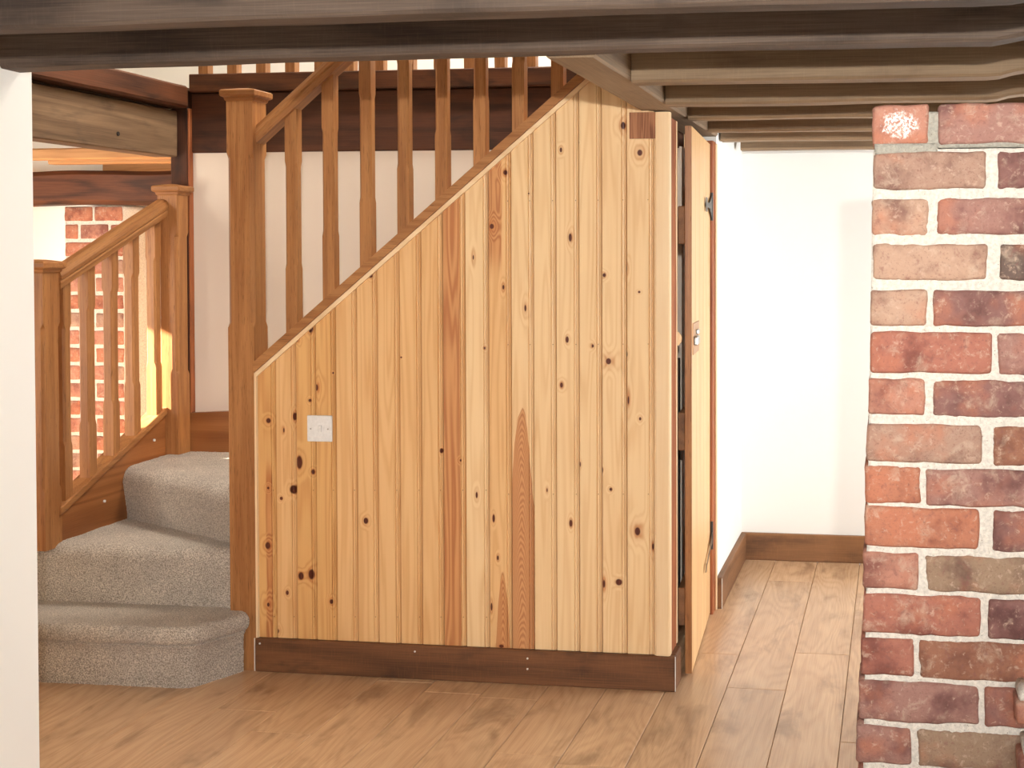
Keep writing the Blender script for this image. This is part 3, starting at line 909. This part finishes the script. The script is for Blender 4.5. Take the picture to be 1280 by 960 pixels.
def pine_board_mat(i, x0, x1, knots, nails, heart, base):
    """knots sit at their own places on each board and bend the grain round them"""
    s = NT('pine_board_%d' % i)
    v, x, y, z = s.obj_xyz()
    bend = None
    kmask = hmask = None
    for (kx_, kz_, rx, rz, hr) in knots:
        dx = s.math('MULTIPLY', s.math('SUBTRACT', x, kx_), 1.0 / rx)
        dz = s.math('MULTIPLY', s.math('SUBTRACT', z, kz_), 1.0 / rz)
        d = s.math('SQRT', s.math('ADD', s.math('MULTIPLY', dx, dx), s.math('MULTIPLY', dz, dz)))
        km = s.ramp(d, 0.75, 1.15, 1.0, 0.0)
        hh = hr / (rx / PXS)
        hm = s.ramp(d, 0.9, max(1.6, hh), 0.8, 0.0)
        bd = s.math('MULTIPLY', s.ramp(d, 0.0, max(3.0, hh * 1.8), 1.0, 0.0), min(0.30, rx * 70))
        kmask = km if kmask is None else s.math('MAXIMUM', kmask, km)
        hmask = hm if hmask is None else s.math('MAXIMUM', hmask, hm)
        bend = bd if bend is None else s.math('ADD', bend, bd)
    sd = i * 7.31
    vec = s.xyz(x, y, s.math('MULTIPLY', z, 0.045))
    n1 = s.noise(vec, 15.0, 2.0, 0.45, sd, 0.12)
    if bend is not None:
        n1 = s.math('ADD', n1, s.math('MULTIPLY', bend, 0.7))
    rg = s.math('MULTIPLY_ADD', s.math('SINE', s.math('MULTIPLY', n1, 62.0)), 0.5, 0.5)
    rg = s.math('POWER', rg, 2.0)
    fb_ = s.noise(s.xyz(x, y, s.math('MULTIPLY', z, 0.012)), 380.0, 3.0, 0.6, sd)
    bl = s.noise(s.xyz(x, y, s.math('MULTIPLY', z, 0.10)), 14.0, 2.0, 0.5, sd + 3)
    f = s.math('MULTIPLY_ADD', rg, 0.38, 0.08)
    f = s.math('MULTIPLY_ADD', s.math('SUBTRACT', fb_, 0.5), 0.45, f)
    f = s.math('MULTIPLY_ADD', s.math('SUBTRACT', bl, 0.5), 0.9, f, clamp=True)
    c = s.mix(f, lin(base[0]), lin(base[1]))
    for ht in (heart or []):
        kind = ht[0]
        if kind == 'band':              # red heartwood over part of the width
            xa, xb, zt, zb_ = ht[1:]
            wob = s.math('MULTIPLY', s.math('SUBTRACT', s.noise(s.xyz(0.0, 0.0, z), 5.0, 2.0, 0.5, sd + 1), 0.5), 0.012)
            xx = s.math('ADD', x, wob)
            m1 = s.math('MULTIPLY', s.ramp(xx, xa - 0.003, xa + 0.003), s.ramp(xx, xb - 0.003, xb + 0.003, 1.0, 0.0))
            m1 = s.math('MULTIPLY', m1, s.math('MULTIPLY', s.ramp(z, zb_ - 0.06, zb_ + 0.06), s.ramp(z, zt - 0.06, zt + 0.06, 1.0, 0.0)))
            rr = s.math('MULTIPLY_ADD', s.math('SINE', s.math('MULTIPLY', n1, 95.0)), 0.5, 0.5)
        else:                           # flame: nested parabolas
            xc, zt, a = ht[1:]
            q = s.math('SUBTRACT', x, xc)
            wob = s.math('MULTIPLY', s.math('SUBTRACT', s.noise(s.xyz(x, y, s.math('MULTIPLY', z, 0.25)), 30.0, 3.0, 0.5, sd + 1), 0.5), 0.10)
            t = s.math('ADD', s.math('SUBTRACT', s.math('SUBTRACT', zt, z), s.math('MULTIPLY', s.math('MULTIPLY', q, q), a)), wob)
            m1 = s.ramp(t, 0.0, 0.012)
            rr = s.math('MULTIPLY_ADD', s.math('SINE', s.math('MULTIPLY', t, 260.0)), 0.5, 0.5)
        hc = s.mix(rr, lin((206, 146, 94)), lin((172, 102, 58)))
        c = s.mix(s.math('MULTIPLY', m1, 0.86), c, hc)
    if hmask is not None:
        c = s.mix(s.math('MULTIPLY', hmask, s.math('MULTIPLY_ADD', rg, 0.5, 0.4)), c, lin((188, 112, 58)))
        c = s.mix(kmask, c, s.mix(s.ramp(fb_, 0.3, 0.7), lin((62, 24, 14)), lin((104, 48, 28))))
    for (kx_, kz_) in nails:
        dx = s.math('SUBTRACT', x, kx_)
        dz = s.math('SUBTRACT', z, kz_)
        d = s.math('SQRT', s.math('ADD', s.math('MULTIPLY', dx, dx), s.math('MULTIPLY', dz, dz)))
        c = s.mix(s.ramp(d, 0.0010, 0.0022, 0.8, 0.0), c, lin((120, 74, 40)))
    s.b.inputs['Specular IOR Level'].default_value = 0.35
    return s.finish(c, 0.42, f, 0.06, 0.001)

pp = thing('panelled_partition', 'knotty pine tongue-and-groove panelling enclosing the cupboard under the stairs', 'panelling', PB)
EDGE = [320, 346, 372.5, 398, 424, 451, 477.5, 505.5, 533, 560, 588, 617, 645, 672.5, 700, 728, 755.5, 785.5, 818.5]
LIGHT, ORANGE = ((237, 203, 156), (215, 168, 116)), ((223, 175, 114), (188, 124, 68))
MID = ((230, 186, 132), (203, 145, 87))
BASE = {0: ORANGE, 1: MID, 2: ORANGE, 3: ORANGE, 4: MID, 5: MID, 6: MID, 7: MID, 8: MID, 9: MID}  # left boards darker: the light's falloff painted in, on top of their own tone
for i in range(len(EDGE) - 1):
    e0, e1 = EDGE[i], EDGE[i + 1]
    x0, x1 = wx(e0), wx(e1)
    kn = [(wx(a) - PB.x, wz(b, a), c * PXS, d * PXS, h) for (a, b, c, d, h) in KN if e0 - 1.0 <= a < e1 - 1.0]
    nl = [(wx(a) - PB.x, wz(b, a)) for (a, b) in NAILS if e0 <= a < e1]
    heart = None
    if i == 0:
        heart = [('band', wx(333) - PB.x, wx(341) - PB.x, 0.68, 0.05)]
    if i == 9:
        heart = [('band', x0 - 0.02 - PB.x, wx(582) - PB.x, 2.2, -0.2)]
    if i == 11:
        heart = [('flame', wx(634) - PB.x, 0.36, 420.0), ('band', x0 - 0.02 - PB.x, wx(634) - PB.x, 1.86, 1.36)]
    if i == 12:
        heart = [('flame', wx(658) - PB.x, wz(510, 658), 210.0)]
    base = BASE.get(i, LIGHT)
    if i == 11:
        base = MID
    mat = pine_board_mat(i, x0, x1, kn, nl, heart, base)
    g = 0.0006
    prof = [(x0 + g, 0.008), (x0 + 0.0035, 0.0), (x1 - 0.0165, 0.0), (x1 - 0.0152, 0.0036), (x1 - 0.0130, 0.0006), (x1 - 0.0105, 0.0), (x1 - 0.0080, 0.0006),
            (x1 - 0.0060, 0.0050), (x1 - 0.0050, 0.0008), (x1 - 0.003, 0.0006), (x1 - g, 0.008), (x1 - g, 0.019), (x0 + g, 0.019)]
    def ztop(x): return min(cap_top(x) - 0.0365, 1.99 if x < -0.815 else 1.842)
    vs_ = [(a, 4.0 + b, 0.10) for (a, b) in prof] + [(a, 4.0 + b, ztop(a)) for (a, b) in prof]
    kq = len(prof)
    fs = [(j, (j + 1) % kq, kq + (j + 1) % kq, kq + j) for j in range(kq)] + [tuple(reversed(range(kq))), tuple(range(kq, 2 * kq))]
    o = mesh('board', vs_, fs, mat, pp, PB)
# corner trim with moulded edge, edge batten at the newel, sloping bead under the rail
cx0, cx1 = wx(818.5), -0.7035
prism('corner_trim', [(cx0, 4.001), (cx0 + 0.004, 3.994), (cx0 + 0.010, 3.990), (cx1 - 0.006, 3.989), (cx1 - 0.001, 3.992), (cx1, 3.998), (cx1, 4.02), (cx0, 4.02)], 0.112, 1.842, 'Z', pine_plain('Z'), pp)
prism('edge_batten', [(-2.1065, 3.990), (-2.100, 3.990), (-2.098, 3.999), (-2.1065, 3.999)], 0.112, cap_top(-2.103) - 0.04, 'Z', pine_plain('Z'), pp)
prism('sloping_bead', [(-2.104, cap_top(-2.104) - 0.037), (-0.95, cap_top(-0.95) - 0.037), (-0.95, cap_top(-0.95) - 0.055), (-2.104, cap_top(-2.104) - 0.055)], 3.991, 4.0, 'Y', pine_plain('X'), pp)
o = box('end_grain_block', (wx(790), 3.992, wz(180.5, 800)), (wx(826), 3.9995, 1.842), oak_end('Z'))
tag(o, 'dark end-grain timber block let into the top corner of the pine panelling', 'block')

# light switch
sw = thing('light_switch', 'square white light switch on the pine panelling', 'switch', (-1.879, 4.0, 0.816))
bm = box_bm(0.087, 0.009, 0.087, 0.0032, 2)
from_bm('switch_plate', bm, M_PLASTIC, sw, (-1.879, 3.9953, 0.816))
bm = box_bm(0.0105, 0.006, 0.022, 0.0012, 1)
o = from_bm('rocker', bm, M_PLASTIC, sw, (-1.876, 3.9898, 0.816))
o.rotation_euler = (0.10, 0, 0)
for dx in (-0.030, 0.030):
    cyl('screw', (-1.879 + dx, 3.9905, 0.815), 0.0028, 0.002, M_STEEL, sw, 'Y', 10)

# ------------------------------------------------------------------ cupboard doorway and door
df = thing('door_frame', 'reddish rough-sawn frame of the understairs cupboard doorway', 'frame', (-0.72, 4.5, 0))
rough_beam('jamb', (-0.80, 4.022, 0.0), (-0.7045, 4.118, 1.826), red_jamb('Z'), 'Z', df, 0.002, 41, 30, 0.004)
box('stop_strip', (-0.735, 4.120, 0.113), (-0.703, 4.136, 1.826), pine_plain('Z'), df, 0.002)
rough_beam('hinge_post', (-0.79, 4.862, 0.0), (-0.690, 4.944, 1.826), red_jamb('Z'), 'Z', df, 0.0015, 42, 30, 0.004)
box('edge_bead', (-0.690, 4.925, 0.0), (-0.683, 4.944, 1.82), pine_plain('Z'), df, 0.002)
bm = bmesh.new()
bmesh.ops.create_cone(bm, cap_ends=True, segments=24, radius1=0.026, radius2=0.026, depth=0.010)
bmesh.ops.rotate(bm, verts=bm.verts, matrix=Matrix.Rotation(math.pi / 2, 3, 'X'))
from_bm('finger_pull', bm, pine_plain('Z'), df, (-0.715, 4.139, 1.115))

door = thing('cupboard_door', 'narrow plank door of pine standing ajar under the stairs', 'door', (-0.700, 4.858, 0.008))
door.rotation_euler = (0, 0, math.radians(3.4))
DL, DH = 0.715, 1.805
MP = wood('door_pine', (236, 196, 142), (212, 162, 106), 'Z', ring_scale=7, ring_freq=8, ring=0.4, fibre=0.3, rough=0.42, var=0.03, stretch=0.05)
nb = 5
for i in range(nb):
    a, b = -DL + DL * i / nb, -DL + DL * (i + 1) / nb
    bm = box_bm(0.022, b - a - 0.001, DH, 0.0018, 1)
    o = from_bm('plank', bm, oak('Z') if False else MP, door, Vector(WL[door.name]) + Vector((-0.011, (a + b) / 2, DH / 2)))
bm = box_bm(0.0225, 0.004, DH - 0.002, 0.001)
from_bm('edge_strip', bm, oak('Z'), door, Vector(WL[door.name]) + Vector((-0.011, -DL - 0.0018, DH / 2)))
for z_ in (1.48, 0.80, 0.22):
    bm = box_bm(0.024, DL - 0.02, 0.125, 0.003)
    from_bm('ledge', bm, hall_skirt('Y'), door, Vector(WL[door.name]) + Vector((-0.0345, -DL / 2 - 0.006, z_)))
# latch
D0 = Vector(WL[door.name])
bm = box_bm(0.004, 0.20, 0.105, 0.0018)
lt = from_bm('latch_plate', bm, M_BRASS, door, D0 + Vector((0.0016, -DL + 0.125, 1.103)))
def sub(name, bm, mat, parent, rel):
    return from_bm(name, bm, mat, parent, WL[parent.name] + Vector(rel))
sub('latch_bolt', box_bm(0.014, 0.085, 0.030, 0.004), M_STEEL, lt, (0.0085, -0.052, -0.006))
sub('keeper', box_bm(0.010, 0.05, 0.016, 0.003), M_STEEL, lt, (0.0065, 0.005, 0.020))
# hinges
for z_ in (1.565, 0.30):
    bm = box_bm(0.004, 0.022, 0.105, 0.001)
    hg = from_bm('hinge', bm, M_IRON, door, D0 + Vector((0.004, 0.013, z_)))
    bm = bmesh.new()
    bmesh.ops.create_cone(bm, cap_ends=True, segments=10, radius1=0.0055, radius2=0.0055, depth=0.107)
    sub('hinge_pin', bm, M_IRON, hg, (0.003, -0.012, 0))
    if z_ > 1:
        # bell-shaped flap ending in a cross bar
        poly = [(-0.012, -0.045), (-0.012, 0.045), (-0.030, 0.030), (-0.055, 0.012), (-0.100, 0.008), (-0.102, 0.026), (-0.118, 0.026), (-0.118, -0.026), (-0.102, -0.026), (-0.100, -0.008), (-0.055, -0.012), (-0.030, -0.030)]
    else:
        # long strap with a spear tip
        poly = [(-0.012, -0.020), (-0.012, 0.025), (-0.045, 0.010), (-0.165, 0.006), (-0.185, 0.016), (-0.210, 0.0), (-0.185, -0.016), (-0.165, -0.006), (-0.045, -0.010)]
    if z_ > 1:
        poly = [(p[0] * 2.3 + 0.016, p[1]) for p in poly]
    else:                               # this strap hangs askew
        poly = [(p[0] * 1.5 + 0.006, p[1] + (p[0] + 0.012) * 0.30) for p in poly]
    b2 = bmesh.new()
    fr = [b2.verts.new((0.0015, p[0], p[1])) for p in poly]
    bk = [b2.verts.new((-0.0015, p[0], p[1])) for p in poly]
    kq = len(poly)
    b2.faces.new(fr)
    b2.faces.new(list(reversed(bk)))
    for j in range(kq):
        b2.faces.new((fr[j], fr[(j + 1) % kq], bk[(j + 1) % kq], bk[j]))
    sub('hinge_strap', b2, M_IRON if z_ > 1 else M_STEEL, hg, (0.003, 0, 0) if z_ > 1 else (0.004, 0, -0.01))
